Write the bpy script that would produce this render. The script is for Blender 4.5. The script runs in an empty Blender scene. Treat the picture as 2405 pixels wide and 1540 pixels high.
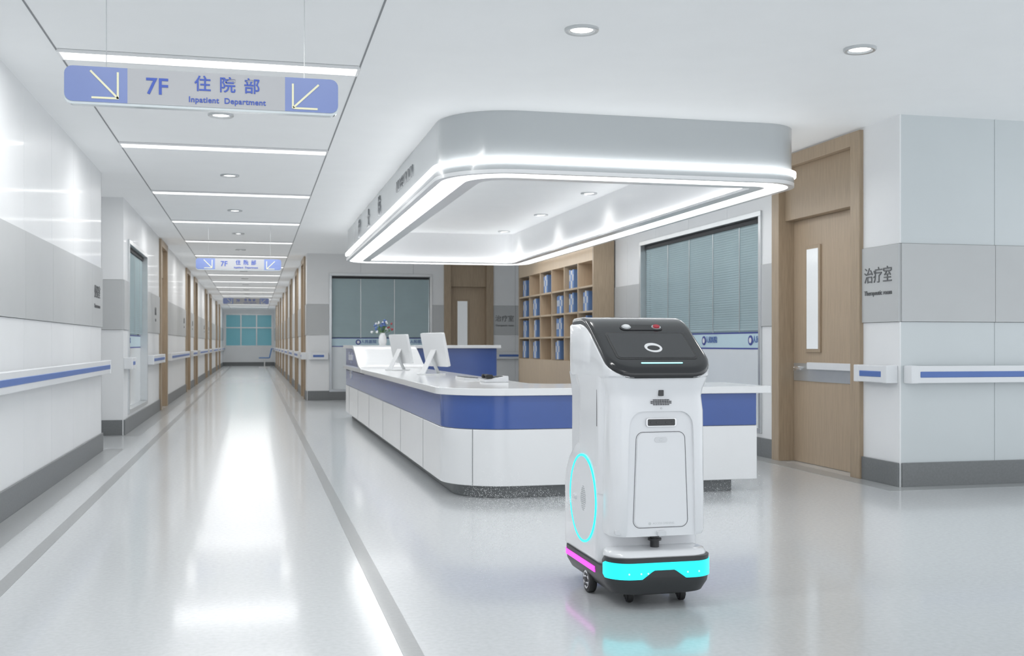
import bpy, bmesh, math, random
from mathutils import Vector, Matrix
random.seed(7)
S=bpy.context.scene
D=bpy.data
# ---------------------------------------------------------------- materials
def mat(name,col,rough=.5,metal=0,coat=0,emit=0,ecol=None,noise=0,nscale=40,bump=0,kind=None,spec=.5):
    m=D.materials.new(name); m.use_nodes=True
    nt=m.node_tree; b=nt.nodes['Principled BSDF']
    b.inputs['Base Color'].default_value=(*col,1); b.inputs['Roughness'].default_value=rough
    b.inputs['Metallic'].default_value=metal; b.inputs['Coat Weight'].default_value=coat
    b.inputs['Coat Roughness'].default_value=.08
    b.inputs['Specular IOR Level'].default_value=spec
    if emit:
        b.inputs['Emission Color'].default_value=(*(ecol or col),1); b.inputs['Emission Strength'].default_value=emit
    if noise or kind:
        tc=nt.nodes.new('ShaderNodeTexCoord'); mp=nt.nodes.new('ShaderNodeMapping')
        nt.links.new(tc.outputs['Object'],mp.inputs['Vector'])
        n=nt.nodes.new('ShaderNodeTexNoise'); n.inputs['Scale'].default_value=nscale; n.inputs['Detail'].default_value=4
        if kind=='wood': mp.inputs['Scale'].default_value=(6,6,.35)
        nt.links.new(mp.outputs[0],n.inputs['Vector'])
        r=nt.nodes.new('ShaderNodeValToRGB'); r.color_ramp.elements[0].position=.3; r.color_ramp.elements[1].position=.7
        k=noise or .12
        r.color_ramp.elements[0].color=(*[c*(1-k) for c in col],1); r.color_ramp.elements[1].color=(*[min(1,c*(1+k*.6)) for c in col],1)
        nt.links.new(n.outputs['Fac'],r.inputs[0]); nt.links.new(r.outputs[0],b.inputs['Base Color'])
    return m
M={}
M['ceil']=mat('ceiling_paint_fill_glow',(.74,.76,.77),.6,noise=.015,nscale=3,emit=.11,ecol=(.95,.98,1))  # faint emission added so the painted ceiling gives even fill light
M['panel']=mat('wall_panel_gloss',(.88,.893,.903),.44,coat=.05,noise=.02,nscale=2)
M['panel2']=mat('wall_panel_shaded',(.64,.685,.70),.34,coat=.15,noise=.02,nscale=2)  # darker copy of the wall panel, weaker light put into its colour
M['band']=mat('wall_band_grey',(.56,.575,.58),.42,noise=.03,nscale=2)
M['seam']=mat('seam_dark',(.30,.31,.32),.7,noise=.05)
M['base']=mat('baseboard_grey',(.20,.21,.215),.45,noise=.08,nscale=60)
M['floor']=mat('floor_vinyl',(.65,.67,.682),.26,coat=.55,noise=.06,nscale=45)
M['floor'].node_tree.nodes['Principled BSDF'].inputs['Coat Roughness'].default_value=.10
M['fstrip']=mat('floor_strip_grey',(.34,.35,.35),.3,coat=.3,noise=.06,nscale=50)
M['fborder']=mat('floor_border_grey',(.40,.415,.42),.3,coat=.3,noise=.06,nscale=50)
M['wood']=mat('light_oak',(.43,.335,.235),.42,kind='wood',noise=.12,nscale=14)
M['wood2']=mat('light_oak_leaf',(.48,.375,.265),.38,kind='wood',noise=.10,nscale=14)
M['woodin']=mat('shelf_oak',(.60,.48,.345),.45,kind='wood',noise=.08,nscale=10)
M['white']=mat('white_laminate',(.86,.87,.88),.2,coat=.4,noise=.01,nscale=5)
M['vinylw']=mat('handrail_white',(.82,.84,.86),.3,noise=.01,nscale=5)
M['blue']=mat('counter_blue',(.04,.10,.36),.22,coat=.5,noise=.05,nscale=3)
M['railblue']=mat('rail_blue',(.10,.19,.50),.35,noise=.03,nscale=5)
M['binder']=mat('binder_blue',(.15,.27,.54),.4,noise=.03,nscale=5)
M['alu']=mat('aluminium',(.62,.64,.65),.3,metal=.7,noise=.03,nscale=9)
M['letter']=mat('brushed_letter',(.34,.355,.37),.35,metal=.2,noise=.03,nscale=9)
M['steel']=mat('steel',(.75,.75,.76),.2,metal=1,noise=.02,nscale=9)
M['slat']=mat('blind_slat',(.56,.70,.73),.45,noise=.04,nscale=3)
M['slatback']=mat('blind_back',(.42,.53,.56),.6,noise=.04,nscale=3)
M['film']=mat('frosted_film',(.84,.88,.90),.25,coat=.5,noise=.02,nscale=3)
M['filmblue']=mat('film_band',(.60,.78,.86),.3,noise=.02,nscale=3)
M['navy']=mat('navy_line',(.05,.07,.33),.4,noise=.02,nscale=3)
M['dark']=mat('dark_gap',(.03,.032,.035),.6,noise=.05)
M['txt']=mat('text_grey',(.14,.145,.15),.5,noise=.02)
M['teal']=mat('teal_glass',(.16,.48,.57),.2,coat=.4,noise=.05,nscale=1,emit=.08)
M['lamp']=mat('light_panel',(1,1,1),.5,emit=1.5,ecol=(1,1,1),noise=.001)
M['lampd']=mat('downlight_lens',(1,1,1),.5,emit=4,ecol=(1,.99,.96),noise=.001)
M['lampc']=mat('canopy_light',(1,1,1),.5,emit=3.0,ecol=(1,1,1),noise=.001)
M['fill_glow']=mat('added_fill_glow',(1,1,1),.5,emit=6,ecol=(1,1,1),noise=.001)  # added emitter that brightens the inside of the canopy
M['glow']=mat('vision_glass',(.82,.85,.86),.15,coat=.5,emit=.12,ecol=(.9,.95,1),noise=.01)
M['canopy']=mat('canopy_fascia',(.52,.55,.565),.25,coat=.5,noise=.02,nscale=1)
M['canopyw']=mat('canopy_white',(.88,.89,.90),.3,coat=.2,noise=.01,nscale=2)
M['signblue']=mat('sign_blue',(.22,.29,.58),.3,coat=.3,noise=.03,nscale=3)
M['signgrey']=mat('sign_grey',(.48,.49,.51),.35,noise=.02,nscale=3)
M['signtxt']=mat('sign_text_blue',(.05,.11,.50),.4,noise=.02)
M['arrow']=mat('sign_arrow_cream',(.90,.88,.62),.4,noise=.02)
M['acryl']=mat('acrylic_edge',(.72,.78,.80),.1,coat=.6,noise=.02)
M['plast']=mat('robot_white',(.86,.87,.89),.24,coat=.6,noise=.006,nscale=4)
M['plastg']=mat('robot_pale_grey',(.74,.75,.77),.3,coat=.4,noise=.006,nscale=4)
M['black']=mat('robot_visor_black',(.016,.017,.019),.14,coat=.4,noise=.02)
M['blackm']=mat('robot_base_charcoal',(.032,.033,.035),.38,noise=.05)
M['screen']=mat('screen_grey',(.038,.04,.043),.12,coat=.3,noise=.02)
M['cyan']=mat('cyan_led',(.02,.7,.75),.3,emit=.75,ecol=(.01,.85,.95),noise=.01)
M['cyand']=mat('cyan_led_bright',(.5,1,1),.3,emit=.7,ecol=(.35,1,1),noise=.01)
M['mag']=mat('magenta_led',(.8,.04,.65),.3,emit=.65,ecol=(.95,.06,.85),noise=.01)
M['line']=mat('seam_line',(.10,.10,.11),.5,noise=.02)
M['rubber']=mat('rubber',(.02,.02,.021),.6,noise=.1)
M['red']=mat('red_button',(.45,.03,.05),.3,noise=.03)
M['leaf']=mat('stem_green',(.10,.2,.08),.6,noise=.1)
M['petalb']=mat('petal_blue',(.10,.18,.45),.6,noise=.1)
M['petalr']=mat('petal_red',(.35,.05,.06),.6,noise=.1)
M['seatblue']=mat('seat_blue',(.06,.2,.5),.4,noise=.03)
M['mist']=mat('water_droplet',(.98,.99,1),.3,noise=.001)
# ---------------------------------------------------------------- helpers
def empty(name,loc=(0,0,0)):
    e=D.objects.new(name,None); S.collection.objects.link(e); e.location=loc; e.empty_display_size=.1; return e
def sharp(me,ang=35):
    for p in me.polygons: p.use_smooth=True
    me.set_sharp_from_angle(angle=math.radians(ang))
class MB:
    def __init__(s): s.v=[];s.f=[];s.m=[];s.mats=[]
    def mi(s,m):
        if m not in s.mats: s.mats.append(m)
        return s.mats.index(m)
    def add(s,vs,fs,m):
        o=len(s.v); s.v+=[tuple(v) for v in vs]; k=s.mi(m)
        for f in fs: s.f.append([i+o for i in f]); s.m.append(k)
    def box(s,x0,x1,y0,y1,z0,z1,m):
        x0,x1=sorted((x0,x1));y0,y1=sorted((y0,y1));z0,z1=sorted((z0,z1))
        v=[(x0,y0,z0),(x1,y0,z0),(x1,y1,z0),(x0,y1,z0),(x0,y0,z1),(x1,y0,z1),(x1,y1,z1),(x0,y1,z1)]
        s.add(v,[(0,3,2,1),(4,5,6,7),(0,1,5,4),(1,2,6,5),(2,3,7,6),(3,0,4,7)],m)
    def prism(s,poly,lo,hi,m,axis='z'):
        n=len(poly)
        def P(a,b,c): return {'z':(a,b,c),'x':(c,a,b),'y':(a,c,b)}[axis]
        v=[P(a,b,lo) for a,b in poly]+[P(a,b,hi) for a,b in poly]
        f=[tuple(range(n))[::-1],tuple(range(n,2*n))]+[(i,(i+1)%n,n+(i+1)%n,n+i) for i in range(n)]
        s.add(v,f,m)
    def ring(s,outer,inner,lo,hi,m):
        n=len(outer)
        v=[(a,b,lo) for a,b in outer]+[(a,b,hi) for a,b in outer]+[(a,b,lo) for a,b in inner]+[(a,b,hi) for a,b in inner]
        f=[]
        for i in range(n):
            j=(i+1)%n
            f+=[(i,j,n+j,n+i),(2*n+j,2*n+i,3*n+i,3*n+j),(j,i,2*n+i,2*n+j),(n+i,n+j,3*n+j,3*n+i)]
        s.add(v,f,m)
    def cyl(s,p0,p1,r0,r1,m,n=20):
        p0=Vector(p0);p1=Vector(p1);d=(p1-p0).normalized()
        a=d.orthogonal().normalized();b=d.cross(a)
        v=[p0+(a*math.cos(t)+b*math.sin(t))*r0 for t in [2*math.pi*i/n for i in range(n)]]
        v+=[p1+(a*math.cos(t)+b*math.sin(t))*r1 for t in [2*math.pi*i/n for i in range(n)]]
        s.add(v,[tuple(range(n))[::-1],tuple(range(n,2*n))]+[(i,(i+1)%n,n+(i+1)%n,n+i) for i in range(n)],m)
    def sph(s,c,r,m,n=10,sz=1):
        v=[];f=[]
        for i in range(n+1):
            ph=math.pi*i/n
            for j in range(n*2):
                th=math.pi*j/n
                v.append((c[0]+r*math.sin(ph)*math.cos(th),c[1]+r*math.sin(ph)*math.sin(th),c[2]+r*sz*math.cos(ph)))
        w=2*n
        for i in range(n):
            for j in range(w): f.append((i*w+j,(i+1)*w+j,(i+1)*w+(j+1)%w,i*w+(j+1)%w))
        s.add(v,f,m)
    def loft(s,rings,m,cap0=True,cap1=True):
        n=len(rings[0]); v=[p for r in rings for p in r]; f=[]
        for k in range(len(rings)-1):
            for i in range(n):
                j=(i+1)%n; f.append((k*n+i,k*n+j,(k+1)*n+j,(k+1)*n+i))
        def cap(o,rev):
            for i in range(n//2-1):
                q=(o+i,o+i+1,o+n-2-i,o+n-1-i); f.append(q[::-1] if rev else q)
        if cap0: cap(0,True)
        if cap1: cap((len(rings)-1)*n,False)
        s.add(v,f,m)
    def obj(s,name,parent=None,bevel=0,smooth=0,seg=2):
        me=D.meshes.new(name); me.from_pydata(s.v,[],s.f)
        for m in s.mats: me.materials.append(M[m])
        me.polygons.foreach_set('material_index',s.m)
        bm=bmesh.new(); bm.from_mesh(me)
        bmesh.ops.recalc_face_normals(bm,faces=bm.faces); bm.to_mesh(me); bm.free()
        if smooth: sharp(me,smooth)
        me.update()
        o=D.objects.new(name,me); S.collection.objects.link(o)
        if parent: o.parent=parent
        if bevel:
            b=o.modifiers.new('bevel','BEVEL'); b.width=bevel; b.segments=seg; b.limit_method='ANGLE'
        return o
def text(body,size,loc,face,m,parent,name='lettering',align='CENTER',ext=.002,rot=None,sp=1.0,off=0):
    c=D.curves.new(name,'FONT'); c.body=body; c.size=size; c.extrude=ext; c.align_x=align; c.align_y='CENTER'
    c.space_character=sp; c.offset=off
    c.materials.append(M[m])
    o=D.objects.new(name,c); S.collection.objects.link(o); o.location=loc
    o.rotation_euler=rot if rot else {'-Y':(math.pi/2,0,0),'-X':(math.pi/2,0,-math.pi/2),'+X':(math.pi/2,0,math.pi/2)}[face]
    if parent: o.parent=parent
    return o
def rrect(x0,x1,y0,y1,r,n=8):
    if not isinstance(r,(list,tuple)): r=[r]*4
    out=[]
    for (cx,cy,a0,rr) in [(x1-r[0],y0+r[0],-90,r[0]),(x1-r[1],y1-r[1],0,r[1]),(x0+r[2],y1-r[2],90,r[2]),(x0+r[3],y0+r[3],180,r[3])]:
        for i in range(n+1):
            a=math.radians(a0+90*i/n); out.append((cx+rr*math.cos(a),cy+rr*math.sin(a)))
    return out
H=2.8
# ---------------------------------------------------------------- walls
class W:
    def __init__(s,axis,pos,side): s.axis=axis;s.pos=pos;s.side=side
    def box(s,mb,a0,a1,n0,n1,z0,z1,m):
        p0=s.pos+s.side*n0;p1=s.pos+s.side*n1
        if s.axis=='X': mb.box(p0,p1,a0,a1,z0,z1,m)
        else: mb.box(a0,a1,p0,p1,z0,z1,m)
    def pt(s,a,n,z):
        p=s.pos+s.side*n
        return (p,a,z) if s.axis=='X' else (a,p,z)
def build_wall(tag,axis,pos,side,a0,a1,openings=(),step=1.02,phase=0,rail=True,thick=.25,railmax=1e9,pm='panel'):
    w=W(axis,pos,side); mb=MB(); ops=sorted(openings)
    segs=[];c=a0
    for o in ops:
        if o[0]>c+.001: segs.append((c,o[0]))
        c=o[1]
    if c<a1-.001: segs.append((c,a1))
    def panels(s0,s1,z0,z1,n1,m):
        b0=s0+(.013 if abs(s0-a0)<.001 else 0); b1=s1-(.013 if abs(s1-a1)<.001 else 0)
        w.box(mb,b0,b1,-thick,-.012,z0,z1,'seam')
        cuts=[s0]; k=math.ceil((s0-phase)/step)
        while phase+k*step<s1-.06:
            if phase+k*step>s0+.06: cuts.append(phase+k*step)
            k+=1
        cuts.append(s1)
        for i in range(len(cuts)-1):
            g0=.002 if i>0 else 0; g1=.002 if i<len(cuts)-2 else 0
            w.box(mb,cuts[i]+g0,cuts[i+1]-g1,-.012,n1,z0,z1,m)
    for s0,s1 in segs:
        panels(s0,s1,0,1.24,0,pm)
        panels(s0,s1,1.243,1.83,.012,'band')
        panels(s0,s1,1.833,H,0,pm)
    for o in ops:
        if o[3]<H-.01: panels(o[0],o[1],o[3],H,0,pm)
        if o[2]>.01: panels(o[0],o[1],0,o[2],0,pm)
    mb.obj('wall_'+tag)
    b=MB()
    for s0,s1 in segs: w.box(b,s0,s1,.001,.018,0,.18,'base')
    for o in ops:
        if o[2]>.01: w.box(b,o[0],o[1],.001,.018,0,min(.18,o[2]),'base')
    b.obj('baseboard_'+tag,bevel=.003)
    if rail:
        for s0,s1 in segs:
            s1=min(s1,railmax)
            if s1-s0<.35: continue
            e0,e1=s0+.02,s1-.02
            r=MB()
            w.box(r,e0+.03,e1-.03,.045,.095,.78,.91,'vinylw')
            w.box(r,e0,e0+.06,.001,.10,.778,.912,'vinylw'); w.box(r,e1-.06,e1,.001,.10,.778,.912,'vinylw')
            w.box(r,e0+.08,e1-.08,.085,.099,.822,.868,'railblue')
            k=e0+.6
            while k<e1-.3: w.box(r,k,k+.05,.001,.05,.80,.89,'alu'); k+=1.2
            r.obj('handrail',bevel=.006,seg=3)
    return w
def window_unit(name,w,a0,a1,z0,z1,dz=1.19,mull=2,emb=()):
    e=empty(name,w.pt((a0+a1)/2,-.1,z0)); base=Vector(e.location)
    def fin(mb,nm,**k):
        o=mb.obj(nm,e,**k); o.matrix_parent_inverse=Matrix.Translation(-base); return o
    f=MB(); t=.05
    w.box(f,a0+.001,a1-.001,-.10,.02,z1-t,z1,'alu'); w.box(f,a0+.001,a1-.001,-.10,.02,z0,z0+t,'alu')
    w.box(f,a0+.001,a0+t,-.10,.02,z0+t,z1-t,'alu'); w.box(f,a1-t,a1-.001,-.10,.02,z0+t,z1-t,'alu')
    fin(f,'frame',bevel=.003)
    g=MB(); w.box(g,a0+t,a1-t,-.14,-.12,z0+t,z1-t,'slatback'); fin(g,'back_pane')
    s=MB(); z=dz+.02
    while z<z1-t-.06:
        v=[w.pt(a0+t+.01,-.060,z),w.pt(a1-t-.01,-.060,z),w.pt(a1-t-.01,-.050,z+.021),w.pt(a0+t+.01,-.050,z+.021)]
        s.add(v,[(0,1,2,3)],'slat'); z+=.0245
    k=a0+.6
    while k<a1-.3: w.box(s,k,k+.012,-.049,-.047,dz,z1-t-.04,'alu'); k+=.65
    w.box(s,a0+t+.01,a1-t-.01,-.08,-.035,z1-t-.05,z1-t-.005,'dark')
    fin(s,'venetian_blind')
    p=MB(); w.box(p,a0+t,a1-t,-.10,-.08,z0+t,dz-.16,'film'); w.box(p,a0+t,a1-t,-.10,-.08,dz-.16,dz,'filmblue')
    w.box(p,a0+t,a1-t,-.08,-.078,dz-.17,dz-.155,'navy'); w.box(p,a0+t,a1-t,-.08,-.078,dz-.012,dz+.003,'navy')
    for m_ in emb:
        c=w.pt(m_,-.078,dz-.08); c2=w.pt(m_,-.074,dz-.08)
        p.cyl(c,c2,.05,.05,'navy',20); p.cyl(c2,w.pt(m_,-.072,dz-.08),.028,.028,'white',20)
    fin(p,'frosted_band')
    for m_ in emb:
        face='-X' if (w.axis=='X' and w.side<0) else ('+X' if w.axis=='X' else '-Y')
        d=-.2 if face=='-X' else .2
        o=text('人民医院',.075,w.pt(m_+d,-.074,dz-.075),face,'railblue',e); o.matrix_parent_inverse=Matrix.Translation(-base)
    return e
def door_unit(name,w,a0,a1,hinge=1,vis=None):
    """a0..a1 outer casing; hinge=1 -> handle on the a1 side; vis = centre of the vision panel"""
    e=empty(name,w.pt((a0+a1)/2,-.1,0)); base=Vector(e.location)
    def fin(mb,nm,**k):
        o=mb.obj(nm,e,**k); o.matrix_parent_inverse=Matrix.Translation(-base); return o
    t=.14; T=2.78; f=MB()
    w.box(f,a0,a0+t,-.2,.035,0,T,'wood'); w.box(f,a1-t,a1,-.2,.035,0,T,'wood')
    w.box(f,a0+t,a1-t,-.2,.035,T-.11,T,'wood'); w.box(f,a0+t,a1-t,-.2,-.03,2.2,T-.11,'wood')
    fin(f,'casing',bevel=.004)
    l=MB(); w.box(l,a0+t,a1-t,-.17,-.12,.002,2.199,'wood2')
    i0,i1=a0+t,a1-t
    wc=vis if vis else ((i1-.25) if hinge==1 else (i0+.25))
    fin(l,'leaf',bevel=.003)
    g=MB(); w.box(g,wc-.13,wc+.13,-.12,-.105,1.0,1.95,'wood'); w.box(g,wc-.10,wc+.10,-.105,-.10,1.03,1.92,'glow')
    fin(g,'vision_panel',bevel=.002)
    h=MB(); w.box(h,i0+.01,i1-.01,-.12,-.112,.74,.90,'alu')
    hs=(i1-.10) if hinge==1 else (i0+.10); sg=-1 if hinge==1 else 1
    h.cyl(w.pt(hs,-.12,.85),w.pt(hs,-.06,.85),.025,.018,'steel'); h.cyl(w.pt(hs,-.065,.85),w.pt(hs+sg*.13,-.065,.85),.011,.011,'steel',12)
    w.box(h,hs+sg*.22,(i0+.03) if hinge==1 else (i1-.03),-.112,-.075,.85,.91,'vinylw')
    fin(h,'push_plate_and_handle',bevel=.003)
    return e
# near left wall
build_wall('left_near','X',-1.5,1,0,11.6,phase=10.88-1.02*12)
e=empty('room_name_sign',(-1.485,11.2,1.53))
text('处置室',.13,(0,0,.04),'+X','txt',e); text('Treatment room',.055,(0,0,-.09),'+X','txt',e)
# left far wall with window & doors
LD=[(18.4,19.8),(25.3,26.7),(28.7,30.1),(35,36.4),(38.4,39.8),(44.6,46),(48.4,49.8)]
wf=build_wall('left_far','X',-1.5,1,13.5,55,[(13.95,16.3,.22,2.35)]+[(a,b,0,2.78) for a,b in LD],phase=13.5)
window_unit('window_1',wf,13.95,16.3,.22,2.35,emb=(14.6,))
for i,(a,b) in enumerate(LD): door_unit('door_%d'%(i+3),wf,a,b)
for y in (17.4,24.4,27.7,34.1,37.5):
    e=empty('room_name_sign',(-1.485,y+.2,1.53)); text('病房',.13,(0,0,.04),'+X','txt',e); text('Ward',.06,(0,0,-.09),'+X','txt',e)
# alcove on the left
build_wall('alcove_face','Y',13.5,-1,-4,-1.5125,rail=False)
mb=MB(); mb.box(-4.2,-4,11,14,0,H,'panel'); mb.obj('wall_alcove_side')
mb=MB(); mb.box(-4.2,-1.5,11.588,11.602,0,H,'panel'); mb.obj('wall_alcove_near')
# corridor right wall
RD=[(21.5,22.9),(25,26.4),(29,30.4),(33,34.4),(37,38.4),(41,42.4),(45,46.4),(49,50.4)]
wr=build_wall('corridor_right','X',.97,-1,21.0,55,[(a,b,0,2.78) for a,b in RD],phase=21)
for i,(a,b) in enumerate(RD): door_unit('door_%d'%(i+10),wr,a,b,hinge=0)
# back wall
wb=build_wall('back','Y',21.0,-1,.9825,6.2,[(1.39,3.38,.16,2.43),(3.61,4.60,0,2.78)],phase=.97)
window_unit('window_2',wb,1.39,3.38,.16,2.43,emb=(1.95,2.9))
door_unit('door_2',wb,3.61,4.60,hinge=0)
e=empty('room_name_sign',(4.83,20.985,1.53)); text('治疗室',.13,(0,0,.04),'-Y','txt',e); text('Therapeutic room',.05,(0,0,-.09),'-Y','txt',e)
# right side wall (parallel to corridor)
wx=build_wall('right_side','X',4.72,-1,7.27,18.3,[(7.77,9.28,0,2.78),(9.54,12.9,.22,2.35)],phase=7.27,railmax=13.8)
window_unit('window_3',wx,9.54,12.9,.22,2.35,emb=(11.1,9.95))
door_unit('door_1',wx,7.77,9.28,vis=8.77)
e=empty('room_name_sign',(4.705,7.54,1.53)); text('治疗室',.13,(0,0,.07),'-X','txt',e); text('Therapeutic room',.052,(0,0,-.06),'-X','txt',e)
mb=MB(); mb.box(4.97,6.4,18.05,18.3,0,H,'panel'); mb.obj('wall_recess_near')
mb=MB(); mb.box(6.2,6.4,18.3,21.25,0,H,'panel'); mb.obj('wall_recess_side')
# right front wall
build_wall('right_front','Y',7.27,-1,4.7325,8.0,phase=4.72,step=.82,pm='panel2')
# end wall
mb=MB(); mb.box(-1.75,1.25,55,55.2,0,.95,'panel'); mb.box(-1.75,1.25,55,55.2,2.55,H,'panel'); mb.box(-1.75,-1.4,55,55.2,.95,2.55,'panel'); mb.box(.87,1.25,55,55.2,.95,2.55,'panel'); mb.obj('wall_end')
e=empty('window_4',(-.27,55.05,.95)); mb=MB()
mb.box(-1.13,1.14,.04,.06,0,1.6,'teal'); 
for x in (-1.13,-.4,.35,1.09): mb.box(x,x+.05,-.02,.04,0,1.6,'alu')
for z in (0,.9,1.55): mb.box(-1.13,1.14,-.015,.045,z,z+.05,'alu')
mb.obj('frame_and_panes',e)
mb=MB(); mb.box(-1.48,.95,54.98,54.999,0,.18,'base'); mb.obj('baseboard_end')
# ---------------------------------------------------------------- floor & ceiling
mb=MB(); mb.box(-4.2,8.2,-3,55.3,-.1,0,'floor'); mb.obj('floor')
mb=MB(); mb.box(-1.12,-1.05,-1,54.9,.0,.0015,'fstrip'); mb.obj('trim_1')
mb=MB(); mb.box(.50,.57,-1,54.9,.0,.0015,'fstrip'); mb.obj('trim_2')
mb=MB(); mb.box(-1.48,-1.30,0,11.75,0,.0015,'fborder'); mb.box(-4,-1.3,13.28,13.48,0,.0015,'fborder');mb.box(-1.48,-1.3,13.48,54.9,0,.0015,'fborder'); mb.obj('trim_3')
mb=MB(); mb.box(4.52,4.70,7.07,18.3,0,.0015,'fborder'); mb.box(4.70,8,7.07,7.25,0,.0015,'fborder'); mb.obj('trim_4')
mb=MB(); mb.box(.77,.95,20.8,54.9,0,.0015,'fborder'); mb.box(.95,6.1,20.8,20.98,0,.0015,'fborder'); mb.obj('trim_5')
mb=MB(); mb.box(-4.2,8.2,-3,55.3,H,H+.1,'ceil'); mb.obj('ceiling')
mb=MB()
for x in (-1.13,.64): mb.box(x-.005,x+.005,-1,54.9,H-.003,H+.001,'seam')
for k in range(-1,16):
    y=6.78+3*k
    if y>54: break
    mb.box(-1.12,.63,y-.002,y+.002,H-.002,H+.001,'seam')
mb.obj('trim_6')
for k in range(-2,16):
    y=6.9+3*k
    e=empty('ceiling_light_panel',(-.245,y,H)); mb=MB()
    mb.box(-.87,.87,-.085,.085,-.012,-.001,'lamp')
    mb.box(-.885,.885,-.1,-.085,-.014,-.001,'white');mb.box(-.885,.885,.085,.1,-.014,-.001,'white')
    mb.box(-.885,-.87,-.085,.085,-.014,-.001,'white');mb.box(.87,.885,-.085,.085,-.014,-.001,'white')
    mb.obj('diffuser',e)
    L=D.lights.new('tube_light','AREA'); L.shape='RECTANGLE'; L.size=1.7; L.size_y=.16; L.energy=12; L.color=(1,.995,.985)
    lo=D.objects.new('tube_light',L); S.collection.objects.link(lo); lo.parent=e; lo.location=(0,0,-.03)
def downlight(x,y,en=0):
    e=empty('recessed_downlight',(x,y,H)); mb=MB(); n=28
    def c(r,z): return [(r*math.cos(2*math.pi*i/n),r*math.sin(2*math.pi*i/n),z) for i in range(n)]
    mb.loft([c(.095,-.001),c(.095,-.012),c(.088,-.018),c(.072,-.016),c(.062,-.006)],'alu',False,False)
    v=c(.062,-.006); mb.add(v,[tuple(range(n))],'lampd'); mb.obj('trim_ring_and_lens',e,smooth=30)
    if en:
        L=D.lights.new('lamp','SPOT'); L.energy=en; L.spot_size=2.6; L.spot_blend=1; L.shadow_soft_size=.1; L.color=(1,.985,.96)
        lo=D.objects.new('lamp',L); S.collection.objects.link(lo); lo.parent=e; lo.location=(0,0,-.03)
for k in range(0,14): downlight(-.245,8.45+3*k)
downlight(1.745,5.7,35); downlight(3.44,5.7,30)
for y in (11.87,14.0,16.2): downlight(3.72,y,8)
# ---------------------------------------------------------------- hanging signs
def sign(y):
    e=empty('hanging_sign',(-.221,y,2.24)); hw=.605; hh=.079
    mb=MB(); R=.035
    mb.prism([(a*1.003,b) for a,b in rrect(-hw,hw,-hh-.012,hh,R,5)],-.022,.022,'acryl','y')
    mb.obj('acrylic_body',e,bevel=.002)
    p=MB(); xl=-hw+.268; xr=hw-.245
    left=[q for q in rrect(-hw,xl,-hh,hh,[.0001,.0001,R,R],5)]; right=[q for q in rrect(xr,hw,-hh,hh,[R,R,.0001,.0001],5)]
    p.prism(left,-.026,-.022,'signblue','y'); p.prism(right,-.026,-.022,'signblue','y'); p.box(xl,xr,-.026,-.022,-hh,hh,'signgrey')
    p.obj('printed_face',e)
    a=MB(); t=.0045
    def bar(x0,z0,x1,z1):
        dx,dz=x1-x0,z1-z0; l=math.hypot(dx,dz); nx,nz=-dz/l*t,dx/l*t
        a.prism([(x0+nx,z0+nz),(x0-nx,z0-nz),(x1-nx,z1-nz),(x1+nx,z1+nz)],-.029,-.026,'arrow','y')
    bar(-.495,.06,-.38,-.057); bar(-.378,.058,-.378,-.062); bar(-.49,-.06,-.374,-.06)
    bar(.515,.05,.398,-.062); bar(.396,.05,.396,-.066); bar(.40,-.064,.51,-.064)
    a.obj('arrows',e)
    text('7F',.105,(-.21,-.0275,.0),'-Y','signtxt',e,ext=.0015,off=.001)
    for i,ch in enumerate('住院部'): text(ch,.075,(-.01+i*.11,-.0275,.022),'-Y','signtxt',e,ext=.0015,off=.001)
    text('Inpatient  Department',.036,(.10,-.0275,-.048),'-Y','signtxt',e,ext=.0015,sp=1.05,off=.0006)
    wv=MB()
    for x in (-.43,.45): wv.cyl((x,0,hh),(x,0,H-2.24),.002,.002,'alu',6)
    wv.obj('suspension_wires',e)
for y in (5.2,16.4,30.4): sign(y)
# ---------------------------------------------------------------- canopy
e=empty('nurse_station_canopy',(0,0,0))
X0,X1,Y0,Y1=1.38,4.25,7.8,17.0
def out(o,r=.55,rr=.35,n=14): return rrect(X0-o,X1+o,Y0-o,Y1+o,[max(.03,rr+o),max(.03,.4+o),max(.03,.4+o),max(.03,r+o)],n)
mb=MB(); mb.ring(out(0),out(-.26),2.452,2.799,'canopy'); mb.obj('fascia',e,smooth=30)
mb=MB(); mb.ring(out(-.262),out(-.292),2.36,2.798,'canopyw'); mb.obj('inner_reveal',e,smooth=30)
mb=MB(); mb.ring(out(.035),out(-.10),2.412,2.45,'lampc'); mb.obj('edge_light_band',e,smooth=30)
mb=MB(); mb.ring(out(.02),out(-.26),2.365,2.411,'canopy'); mb.obj('lower_lip',e,smooth=30)
mb=MB(); mb.ring(out(.02),out(-.03),2.335,2.364,'canopyw'); mb.ring(out(-.035),out(-.21),2.345,2.364,'lampc'); mb.ring(out(-.215),out(-.33),2.335,2.359,'canopyw'); mb.obj('soffit_with_light',e,smooth=30)
mb=MB(); mb.ring(out(-.296),out(-.322),2.3595,2.368,'fill_glow'); mb.obj('added_fill_strip',e,smooth=30)  # added glowing ring, lifts the inner ceiling and reveal
for i,ch in enumerate('护士站'): text(ch,.25,(X0-.006,14.7-i*1.2,2.61),'-X','letter',e,ext=.006,off=.002)
text('NURSE STATION',.15,(X0-.006,10.2,2.62),'-X','letter',e,ext=.006,off=.001)
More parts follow.
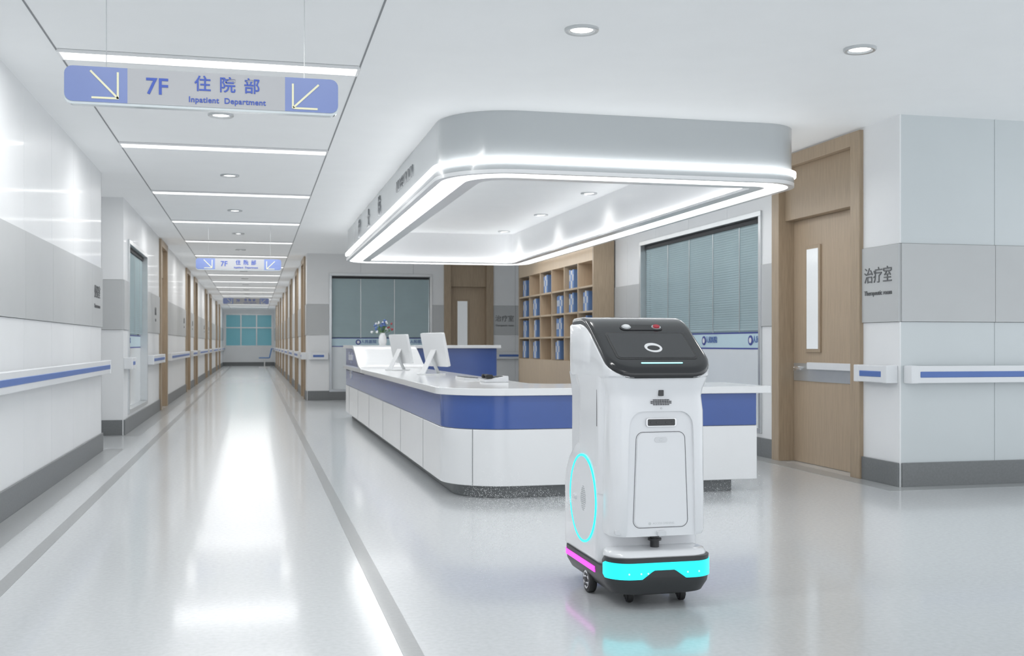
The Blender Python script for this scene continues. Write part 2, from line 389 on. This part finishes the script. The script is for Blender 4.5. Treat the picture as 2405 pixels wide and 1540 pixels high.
# ---------------------------------------------------------------- reception counter
e=empty('nurse_station_counter',(0,0,0))
def Lshape(o,xr=3.57,yf=7.3,xl=1.3,yb=16.0,d=.75,r=.45,n=16):
    pts=[]
    for i in range(n+1):
        a=math.radians(180+90*i/n); pts.append((xl+r+(r+o)*math.cos(a),yf+r+(r+o)*math.sin(a)))
    pts+=[(xr+o,yf-o),(xr+o,yf+d+o),(xl+d+.15+o,yf+d+o),(xl+d+o,yf+d+.15+o),(xl+d+o,yb+o*0),(xl-o,yb)]
    return pts
def layer(name,o,z0,z1,m,**k):
    mb=MB(); P=Lshape(o,**k)
    mb.prism(P,z0,z1,m); return mb.obj(name,e,bevel=.004,smooth=30)
layer('plinth',-.09,0,.09,'base',xr=3.5)
layer('lower_panels',0,.09,.48,'white')
layer('shadow_gap',-.006,.48,.484,'seam')
layer('blue_band',-.003,.484,.716,'blue')
layer('desktop',.035,.717,.767,'white',xr=3.63)
sm=MB()
for y in (8.53,9.9,11.3,12.7,14.1,15.4): sm.box(1.2985,1.31,y-.003,y+.003,.095,.48,'seam')
for x in (2.35,3.1): sm.box(x-.003,x+.003,7.2985,7.31,.095,.48,'seam')
a=math.radians(232); cx,cy=1.75+.4505*math.cos(a),7.75+.4505*math.sin(a); sm.cyl((cx,cy,.095),(cx,cy,.48),.003,.003,'seam',6)
sm.obj('panel_seams',e)
prof=[]
for i in range(13):
    s=i/12; y=13.3+s*1.25; z=.767+.29*(3*s*s-2*s*s*s); prof.append((y,z))
prof.append((16.0,1.057))
mb=MB(); mb.prism([(y,z-.045) for y,z in prof]+[(16.0,.70),(13.3,.70)],1.303,2.04,'blue','x'); mb.obj('raised_side',e)
mb=MB(); mb.prism([(y,z) for y,z in prof]+[(y,z-.044) for y,z in prof[::-1]],1.262,2.085,'white','x'); mb.obj('raised_slope_top',e)
mb=MB(); mb.box(2.05,3.38,15.2,16,0.09,1.012,'blue'); mb.box(2.05,3.3,15.28,15.95,0,.09,'base'); mb.obj('rear_arm',e,bevel=.004)
mb=MB(); mb.box(2.086,3.43,15.12,16.03,1.013,1.057,'white'); mb.obj('rear_arm_top',e,bevel=.004)
text('Reception',.17,(1.30,15.15,.90),'-X','white',e,ext=.004); text('导诊',.17,(1.30,15.15,.66),'-X','white',e,ext=.004)
# ---------------------------------------------------------------- computers
def monitor(x,y,rz):
    e=empty('desktop_computer',(x,y,.7675)); e.rotation_euler=(0,0,rz)
    tilt=math.radians(12)
    b=MB(); b.prism(rrect(-.12,.12,-.1,.1,.02,4),0,.012,'white'); b.obj('base_plate',e,bevel=.003)
    l=MB(); l.prism([(-.09,.012),(-.105,.012),(.02,.25),(.035,.25)],-.05,.05,'white','y'); l.prism([(.09,.012),(.075,.012),(.0,.16),(.012,.16)],-.03,.03,'alu','y'); l.obj('stand',e,bevel=.003)
    s=MB(); s.prism(rrect(-.24,.24,-.17,.17,.015,4),-.014,.014,'white'); s.prism(rrect(-.225,.225,-.155,.155,.005,3),.0141,.016,'screen')
    o=s.obj('display',e,bevel=.003)
    o.matrix_local=Matrix.Translation((.045,0,.25))@Matrix.Rotation(-tilt,4,'Y')@Matrix.Rotation(math.pi/2,4,'Z')@Matrix.Rotation(math.pi/2,4,'X')
monitor(1.72,10.75,math.radians(18)); monitor(1.62,12.6,math.radians(18))
e=empty('keyboard',(1.80,9.25,.7675)); mb=MB(); mb.prism([(-.07,0),(.07,0),(.07,.012),(-.07,.022)],-.21,.21,'plastg','y')
for i in range(4):
    for j in range(13): mb.box(-.058+i*.028,-.034+i*.028,-.195+j*.03,-.17+j*.03,.012,.027-.002*i,'txt')
mb.obj('keys_and_body',e,bevel=.001)
e=empty('telephone',(1.88,8.55,.7675)); mb=MB(); mb.prism([(-.1,0),(.1,0),(.1,.05),(-.1,.022)],-.09,.09,'plastg','y'); 
for i in range(3):
    for j in range(4): mb.box(-.02+i*.03,0+i*.03,-.06+j*.025,-.042+j*.025,.03,.05,'txt')
mb.obj('body',e,bevel=.005); mb=MB(); mb.box(-.075,-.035,-.095,.095,.045,.062,'rubber'); mb.box(-.085,-.03,-.1,-.05,.03,.062,'rubber'); mb.box(-.085,-.03,.05,.1,.03,.062,'rubber'); mb.obj('handset',e,bevel=.008)
# flower vase on raised top
e=empty('flower_vase',(1.78,15.5,1.057)); mb=MB(); n=20
def c(r,z): return [(r*math.cos(2*math.pi*(i+.5)/n-math.pi/2),r*math.sin(2*math.pi*(i+.5)/n-math.pi/2),z) for i in range(n)]
mb.loft([c(.045,0),c(.06,.05),c(.052,.12),c(.035,.155),c(.042,.175)],'white'); mb.obj('vase',e,smooth=40)
mb=MB()
for i in range(26):
    a=random.uniform(0,6.28); r=random.uniform(.03,.20); h=random.uniform(.24,.38)-r*.4; p=(r*math.cos(a)+.03,r*math.sin(a)*.6,h)
    mb.cyl((0,0,.15),p,.003,.002,'leaf',5)
    m_='petalr' if p[0]>.08 else ('petalb' if random.random()<.5 else 'white')
    for k in range(4): mb.sph((p[0]+random.uniform(-.015,.015),p[1]+random.uniform(-.015,.015),p[2]+random.uniform(-.01,.015)),.012,m_,4)
    q=(p[0]*.6,p[1]*.6,.15+(h-.15)*.6); mb.add([q,(q[0]+.03,q[1],q[2]+.02),(q[0]+.01,q[1]+.01,q[2]+.04)],[(0,1,2)],'leaf')
mb.obj('flowers',e)
# ---------------------------------------------------------------- bookshelf
e=empty('bookshelf',(0,0,0)); mb=MB()
ya,yb=13.87,18.1; xf=4.41; xb=4.70
mb.box(xf,xb,ya,ya+.05,0,H-.005,'wood'); mb.box(xf,xb,yb-.05,yb,0,H-.005,'wood')
mb.box(xf,xb,ya+.05,yb-.05,0,.83,'woodin'); mb.box(xf,xb,ya+.05,yb-.05,2.20,H-.005,'woodin'); mb.box(xb-.02,xb,ya+.05,yb-.05,.83,2.20,'woodin')
cw=(yb-ya-.1)/6; rh=(2.20-.83)/4
for i in range(1,6): mb.box(xf+.003,xb-.02,ya+.05+i*cw-.0125,ya+.05+i*cw+.0125,.83,2.2,'woodin')
for j in range(1,4): mb.box(xf+.003,xb-.02,ya+.05,yb-.05,.83+j*rh-.0125,.83+j*rh+.0125,'woodin')
mb.obj('cabinet',e)
mb=MB()
# columns count from the near end (0) to the far end (5); rows from the bottom
fill={(5,3):3,(3,3):3,(1,3):3,(5,2):3,(4,2):3,(2,2):4,(1,2):3,(0,2):3,(5,1):3,(4,1):2,(2,1):4,(0,1):3,(5,0):3,(4,0):3,(2,0):3,(1,0):2}
for (i,j),n_ in fill.items():
    y=ya+.05+i*cw+.28+random.uniform(0,.05)-(.12 if n_>3 else 0); z=.83+j*rh+.0135
    for k in range(n_):
        hh=random.choice((.26,.27,.28)); wd=.075
        mc='binder' if k%3!=1 else 'white'
        mb.box(xf+.03,xb-.03,y,y+wd,z,z+hh,mc); mb.box(xf+.028,xf+.03,y+.015,y+.06,z+.11,z+.2,'white' if mc=='binder' else 'binder')
        y+=wd+.004
mb.obj('binders',e)
# waiting chair at corridor end
e=empty('waiting_chair',(.45,50.5,0)); mb=MB()
for k in range(2):
    y=k*.55
    mb.box(-.25,.22,y,y+.48,.42,.46,'seatblue'); mb.prism([(.2,.44),(.24,.44),(.34,.88),(.30,.88)],y,y+.48,'seatblue','y')
mb.obj('seats',e,bevel=.01); mb=MB(); mb.box(-.02,.02,-.02,1.06,.36,.42,'alu')
for y in (.1,.9): mb.box(-.02,.02,y,y+.04,.03,.36,'alu'); mb.box(-.25,.25,y,y+.04,0,.03,'alu')
mb.obj('steel_frame',e)
# ---------------------------------------------------------------- robot
RB=empty('disinfection_robot',(1.615,4.5,0))
def ring(hw,y0,y1,r,zf,n=8,m=10):
    r=min(r,hw-.002,(y1-y0)/2-.002); pts=[]
    def arc(cx,cy,a0):
        for i in range(n+1):
            a=math.radians(a0+90*i/n); pts.append((cx+r*math.cos(a),cy+r*math.sin(a)))
    arc(hw-r,y0+r,-90)
    for i in range(1,m): pts.append((hw,y0+r+(y1-y0-2*r)*i/m))
    arc(hw-r,y1-r,0); arc(-hw+r,y1-r,90)
    for i in range(1,m): pts.append((-hw,y1-r-(y1-y0-2*r)*i/m))
    arc(-hw+r,y0+r,180)
    return [(x,y,zf(y) if callable(zf) else zf) for x,y in pts]
def zt(y):
    if y<=-.1: return .975+.625*(y+.36)
    u=y+.1
    if u<.17: return 1.1375+.625*u-.625*u*u/.34
    return 1.1906-.25*max(0,y-.12)**2
mb=MB(); mb.loft([ring(.212,-.20,.355,.05,.155),ring(.222,-.21,.36,.06,.17),ring(.223,-.21,.36,.06,.44),ring(.222,-.21,.345,.06,.50),ring(.221,-.21,.30,.06,.56),ring(.216,-.21,.22,.06,.62),ring(.205,-.2,.12,.05,.66)],'plast')
mb.obj('side_body_lower',RB,smooth=40)
mb=MB(); mb.loft([ring(.221,-.21,.13,.045,.45),ring(.221,-.22,.13,.045,.80),ring(.222,-.24,.14,.06,.88),ring(.226,-.28,.22,.08,.95)],'plast'); mb.obj('side_body_mid',RB,smooth=40)
mb=MB(); mb.loft([ring(.206,0,.295,.05,.3),ring(.206,0,.295,.05,.85),ring(.215,0,.30,.07,.90),ring(.222,0,.30,.07,.95)],'plastg'); mb.obj('rear_column',RB,smooth=40)
mb=MB(); mb.loft([ring(.19,-.30,-.05,.06,.285),ring(.203,-.325,-.05,.065,.29),ring(.207,-.335,-.05,.065,.31),ring(.205,-.335,-.05,.065,.55),ring(.202,-.335,-.05,.065,.80),ring(.200,-.328,-.05,.065,.835),ring(.200,-.325,-.05,.07,.86),ring(.207,-.332,-.05,.08,.89),ring(.221,-.35,-.05,.09,.93),ring(.222,-.352,-.05,.09,.95)],'plast')
shell=mb.obj('front_shell',RB,smooth=40)
arc=[(-.150,.25),(.150,.25),(.140,.70)]
for i in range(9):
    a=math.radians(i*90/8); arc.append((.075+.062*math.cos(a),.74+.06*math.sin(a)))
for i in range(9):
    a=math.radians(90+i*90/8); arc.append((-.075+.062*math.cos(a),.74+.06*math.sin(a)))
arc.append((-.140,.70))
mb=MB(); mb.prism(arc,-.5,-.323,'plast','y'); cut=mb.obj('cut',RB)
bo=shell.modifiers.new('b','BOOLEAN'); bo.operation='DIFFERENCE'; bo.object=cut; bo.solver='EXACT'
dg=bpy.context.evaluated_depsgraph_get(); me=D.meshes.new_from_object(shell.evaluated_get(dg)); shell.modifiers.clear(); shell.data=me; sharp(me,30)
D.objects.remove(cut)
bv=shell.modifiers.new('bevel','BEVEL'); bv.width=.004; bv.segments=3; bv.limit_method='ANGLE'; bv.angle_limit=math.radians(40)
mb=MB(); mb.loft([ring(.20,-.33,.26,.09,.925),ring(.222,-.352,.29,.10,.935),ring(.228,-.362,.295,.10,lambda y:.945),ring(.229,-.362,.295,.10,lambda y:zt(y)-.035),ring(.224,-.357,.29,.10,lambda y:zt(y)-.028)],'plast'); mb.obj('head_shell',RB,smooth=40)
mb=MB(); mb.loft([ring(.222,-.36,.262,.10,lambda y:zt(y)-.04),ring(.227,-.366,.265,.10,lambda y:zt(y)-.026),ring(.226,-.364,.264,.10,lambda y:zt(y)-.012),ring(.219,-.356,.258,.095,lambda y:zt(y)-.002)]+[ring(.21-i*.02,-.345+i*.02,.25-i*.02,max(.09-i*.016,.012),lambda y:zt(y)) for i in range(0,10)],'black',True,True); mb.obj('visor',RB,smooth=50)
SL=math.atan(.625); dn=Vector((0,-math.sin(SL),math.cos(SL)))
def slope_pt(x,s,off=0):
    return Vector((x,-.36+s*math.cos(SL),.975+s*math.sin(SL)))+dn*off
def slope_prism(mb,poly,o0,o1,m):
    n=len(poly); v=[slope_pt(a,b,o0) for a,b in poly]+[slope_pt(a,b,o1) for a,b in poly]
    mb.add(v,[tuple(range(n))[::-1],tuple(range(n,2*n))]+[(i,(i+1)%n,n+(i+1)%n,n+i) for i in range(n)],m)
mb=MB(); slope_prism(mb,rrect(-.178,.178,.070,.278,.02,5),0,.0012,'blackm'); slope_prism(mb,rrect(-.168,.168,.080,.268,.012,5),.0012,.002,'screen')
def ell(cx,cy,a,b,n=28): return [(cx+a*math.cos(2*math.pi*i/n),cy+b*math.sin(2*math.pi*i/n)) for i in range(n)]
# plain stand-in mark: pale ellipse with a dark centre
slope_prism(mb,ell(.004,.155,.038,.036),.002,.0026,'white'); slope_prism(mb,ell(.004,.152,.027,.019),.0026,.003,'black')
slope_prism(mb,rrect(-.085,.095,.036,.043,.003,3),0,.002,'cyand')
mb.obj('touch_screen',RB)
mb=MB()
slope_prism(mb,rrect(-.095,.095,.296,.338,.018,6),-.01,.003,'blackm')
for x,m_ in ((-.068,'white'),(.068,'red')):
    slope_prism(mb,ell(x,.317,.021,.017),.003,.006,'alu'); slope_prism(mb,ell(x,.317,.015,.012),.006,.011,m_)
mb.prism(rrect(-.09,.09,.14,.22,.03,8),1.175,1.194,'black')
mb.obj('top_controls',RB)
yf=-.323
mb=MB()
mb.box(-.012,.010,-.3345,-.325,.862,.886,'black')
mb.obj('camera_window',RB,bevel=.002)
mb=MB()
for j in range(4):
    for i in range(9):
        if (j in (0,3)) and i in (0,8): continue
        mb.box(-.045+i*.0102,-.0385+i*.0102,-.3355,-.325,.825+j*.0065,.8285+j*.0065,'line')
mb.cyl((0,-.337,.812),(0,-.33,.812),.004,.004,'plastg',12)
mb.obj('speaker_grille',RB)
mb=MB(); mb.prism(rrect(-.065,.065,.737,.772,.008,4),yf-.010,yf,'steel','y'); mb.prism(rrect(-.059,.059,.741,.768,.005,4),yf-.012,yf-.0101,'black','y')
for x in (-.045,-.02,.02,.045): mb.cyl((x,yf-.0135,.7545),(x,yf-.0115,.7545),.004,.004,'screen',12)
mb.obj('depth_sensor_bar',RB,bevel=.001)
def tube(name,pts,r,m,closed=True):
    c=D.curves.new(name,'CURVE'); c.dimensions='3D'; c.bevel_depth=r; c.bevel_resolution=2
    s=c.splines.new('POLY'); s.points.add(len(pts)-1)
    for i,p in enumerate(pts): s.points[i].co=(*p,1)
    s.use_cyclic_u=closed; c.materials.append(M[m])
    o=D.objects.new(name,c); S.collection.objects.link(o); o.parent=RB; return o
def doorline():
    P=[]
    for (cx,cz,a0,rr) in [(.118-.03,.325+.03,-90,.03),(.106-.03,.715-.03,0,.03),(-.106+.03,.715-.03,90,.03),(-.118+.03,.325+.03,180,.03)]:
        for i in range(9):
            a=math.radians(a0+90*i/8); P.append((cx+rr*math.cos(a),yf-.0005,cz+rr*math.sin(a)))
    return P
tube('access_door_seam',doorline(),.0011,'line')
mb=MB(); P=[(x*.985,z) for x,_,z in doorline()]; P=[(x*.975,.52+(z-.52)*.985) for x,z in P]
mb.prism(P,yf-.003,yf+.002,'plast','y'); mb.obj('access_door',RB,bevel=.002)
mb=MB(); mb.prism(rrect(-.028,.028,.672,.694,.011,6),yf-.005,yf-.002,'plastg','y'); mb.prism(rrect(-.008,.008,.679,.687,.002,3),yf-.006,yf-.005,'alu','y'); mb.obj('door_latch',RB,bevel=.001)
mb=MB(); mb.prism(rrect(-.018,.018,.292,.314,.008,5),-.343,-.32,'plastg','y'); mb.prism(rrect(-.195,-.165,.300,.322,.008,5),-.325,-.27,'plastg','y'); mb.obj('lower_sensors',RB,bevel=.002)
text('ACCESS OPENING',.0115,(.012,yf-.0032,.342),'-Y','alu',RB,ext=.0003)
mb=MB(); mb.cyl((-.048,yf-.0035,.342),(-.048,yf-.003,.342),.006,.006,'alu',16); mb.obj('door_icon',RB)
for sx in (-1,1):
    X=sx*.2235
    mb=MB(); 
    n=72; v=[];r0,r1=.182,.191
    for rr_,xx in ((r0,X),(r1,X),(r1,X+sx*.003),(r0,X+sx*.003)):
        v+=[(xx,.03+rr_*math.cos(2*math.pi*i/n),.405+rr_*math.sin(2*math.pi*i/n)) for i in range(n)]
    f=[]
    for k in range(4):
        for i in range(n): f.append((k*n+i,k*n+(i+1)%n,((k+1)%4)*n+(i+1)%n,((k+1)%4)*n+i))
    mb.add(v,f,'cyan'); mb.obj('side_light_ring',RB,smooth=40)
    mb=MB(); mb.cyl((X,.03,.405),(X+sx*.001,.03,.405),.181,.181,'plast',64)
    for j in range(-6,7):
        for i in range(-4,5):
            if (i/4.3)**2+(j/6.5)**2<1: mb.box(X+sx*.001,X+sx*.0018,.02+i*.0085-.0025,.02+i*.0085+.0025,.405+j*.0085-.0025,.405+j*.0085+.0025,'alu')
    mb.cyl((X,.13,.40),(X+sx*.012,.13,.40),.016,.010,'plastg',20)
    mb.obj('side_disc_and_vent',RB)
    mb=MB(); mb.box(sx*.2205,sx*.2222,-.165,-.16,.73,.92,'line'); mb.obj('side_slit',RB)
mb=MB(); mb.cyl((0,-.255,.2),(0,-.255,.30),.019,.019,'blackm',24); mb.cyl((0,-.255,.262),(0,-.255,.27),.028,.028,'blackm',24); mb.obj('lidar_post',RB,smooth=40)
mb=MB(); mb.loft([ring(.218,-.352,-.15,.10,.205),ring(.219,-.355,-.15,.10,.212),ring(.212,-.345,-.15,.095,.228),ring(.195,-.325,-.15,.085,.234)],'plast'); mb.obj('front_platform',RB,smooth=50)
mb=MB(); mb.loft([ring(.17,-.31,.32,.08,.05),ring(.20,-.345,.35,.09,.062),ring(.222,-.362,.362,.10,.10),ring(.226,-.366,.364,.10,.135),ring(.225,-.364,.363,.10,.158)],'blackm'); mb.obj('base_chassis',RB,smooth=40)
mb=MB(); mb.loft([ring(.226,-.366,-.16,.10,.13),ring(.226,-.366,-.16,.10,.185),ring(.222,-.36,-.20,.10,.2085)],'blackm'); mb.obj('front_bumper',RB,smooth=40)
def arcpts(cx,cy,r,a0,a1,n=8):
    return [(cx+r*math.cos(math.radians(a0+(a1-a0)*i/n)),cy+r*math.sin(math.radians(a0+(a1-a0)*i/n))) for i in range(n+1)]
def wrap():
    hw,y0,r=.2295,-.3695,.1035
    o=arcpts(-hw+r,y0+r,r,180,270)
    o+=[(-hw+r+(2*hw-2*r)*i/24,y0) for i in range(1,24)]
    o+=arcpts(hw-r,y0+r,r,270,360)
    return o
pw=wrap(); mb=MB(); v=[];f=[]; NP=len(pw)
for i,(x,y) in enumerate(pw):
    t=min(1,max(0,(abs(x-.0)-.045)/.05)); zl=.160-.035*t; zh=.190
    if i in (0,NP-1): zl+=.012; zh-=.008
    v+=[(x,y,zl),(x,y,zh)]
for i in range(NP-1): f.append((2*i,2*i+2,2*i+3,2*i+1))
o_=len(v)
for i,(x,y) in enumerate(pw):
    t=min(1,max(0,(abs(x)-.045)/.05)); zl=.160-.035*t; zh=.190
    if i in (0,NP-1): zl+=.012; zh-=.008
    q=(x*.975,y*.985); v+=[(q[0],q[1],zl),(q[0],q[1],zh)]
for i in range(NP-1): f+= [(2*i,2*i+2,o_+2*i+2,o_+2*i),(2*i+1,2*i+3,o_+2*i+3,o_+2*i+1)]
mb.add(v,f,'cyan')
for x in (-.15,-.10,-.07,.10,.15):
    yy=-.3695 if abs(x)<.126 else -.3665
    mb.sph((x,yy,.148),.004,'cyand',5)
mb.obj('front_light_strip',RB,smooth=40)
for sx in (-1,1):
    P=[(.2285,-.15),(.2285,.26)]+arcpts(.2285-.103,.264,.103,0,42,6)[1:]
    v=[];f=[]
    for x,y in P: v+=[(sx*x,y,.118),(sx*x,y,.142),(sx*(x-.005),y-.002,.118),(sx*(x-.005),y-.002,.142)]
    for i in range(len(P)-1):
        b_=4*i; f+=[(b_,b_+4,b_+5,b_+1),(b_+2,b_+6,b_+7,b_+3),(b_,b_+4,b_+6,b_+2),(b_+1,b_+5,b_+7,b_+3)]
    f+=[(0,1,3,2),(len(v)-4,len(v)-3,len(v)-1,len(v)-2)]
    mb=MB(); mb.add(v,f,'mag'); mb.obj('side_light_strip',RB)
def wheel(x,y,r,wd,name,hub='steel'):
    mb=MB(); n=32
    def cc(rr,xx): return [(x+xx,y+rr*math.cos(2*math.pi*(i+.5)/n),r+rr*math.sin(2*math.pi*(i+.5)/n)) for i in range(n)]
    mb.loft([cc(r*.62,-wd/2),cc(r*.93,-wd/2),cc(r,-wd*.3),cc(r,wd*.3),cc(r*.93,wd/2),cc(r*.62,wd/2)],'rubber')
    mb.cyl((x-wd/2-.003,y,r),(x+wd/2+.003,y,r),r*.7,r*.7,hub,24)
    mb.cyl((x-wd/2-.007,y,r),(x+wd/2+.007,y,r),r*.2,r*.2,'blackm',12)
    for k in range(6):
        a=k*math.pi/3; 
        mb.cyl((x-wd/2-.005,y+r*.45*math.cos(a),r+r*.45*math.sin(a)),(x+wd/2+.005,y+r*.45*math.cos(a),r+r*.45*math.sin(a)),r*.12,r*.12,'blackm',8)
    return mb.obj(name,RB,smooth=40)
for sx in (-1,1): wheel(sx*.200,.0,.056,.032,'drive_wheel')
for x,y in ((-.098,-.215),(.128,-.225),(-.12,.27),(.12,.27)):
    wheel(x,y,.027,.022,'caster_wheel','blackm')
    mb=MB(); mb.box(x-.018,x-.013,y-.014,y+.02,.02,.065,'blackm'); mb.box(x+.013,x+.018,y-.014,y+.02,.02,.065,'blackm'); mb.box(x-.018,x+.018,y-.014,y+.02,.055,.07,'blackm'); mb.obj('caster_fork',RB,bevel=.002)
# mist
mb=MB()
def drop(p,r):
    x,y,z=p; mb.add([(x+r,y,z),(x-r,y,z),(x,y+r,z),(x,y-r,z),(x,y,z+r),(x,y,z-r)],[(0,2,4),(2,1,4),(1,3,4),(3,0,4),(2,0,5),(1,2,5),(3,1,5),(0,3,5)],'mist')
for sx,n_,L_ in ((-1,6500,.50),(1,2800,.42)):
    for i in range(n_):
        s=random.random()**.7*L_; ang=random.gauss(0,.24); an2=random.gauss(0,.25)
        x=sx*(.24+s*math.cos(ang)); z=.39+s*math.sin(ang)-.20*s+random.gauss(0,.008); y=.10+s*math.sin(an2)+random.gauss(0,.01)
        if z<.02: continue
        drop((1.615+x,4.5+y,z),random.uniform(.0005,.0013))
mb.obj('water_mist')
# ---------------------------------------------------------------- world, camera
w=D.worlds.new('world'); S.world=w; w.use_nodes=True
bg=w.node_tree.nodes['Background']; bg.inputs[0].default_value=(.93,.965,1,1); bg.inputs[1].default_value=1.05
cd=D.cameras.new('camera'); cam=D.objects.new('camera',cd); S.collection.objects.link(cam); S.camera=cam
F=2550; cd.sensor_width=36; cd.lens=36*F/2405; cd.clip_end=200
cam.location=(0,0,1.074); cam.rotation_euler=(math.pi/2,0,-math.atan(605/F))
cd.shift_y=(807.5-770)/2405
cd.dof.use_dof=True; cd.dof.focus_distance=4.5; cd.dof.aperture_fstop=7
S.view_settings.view_transform='Standard'
S.view_settings.exposure=.47
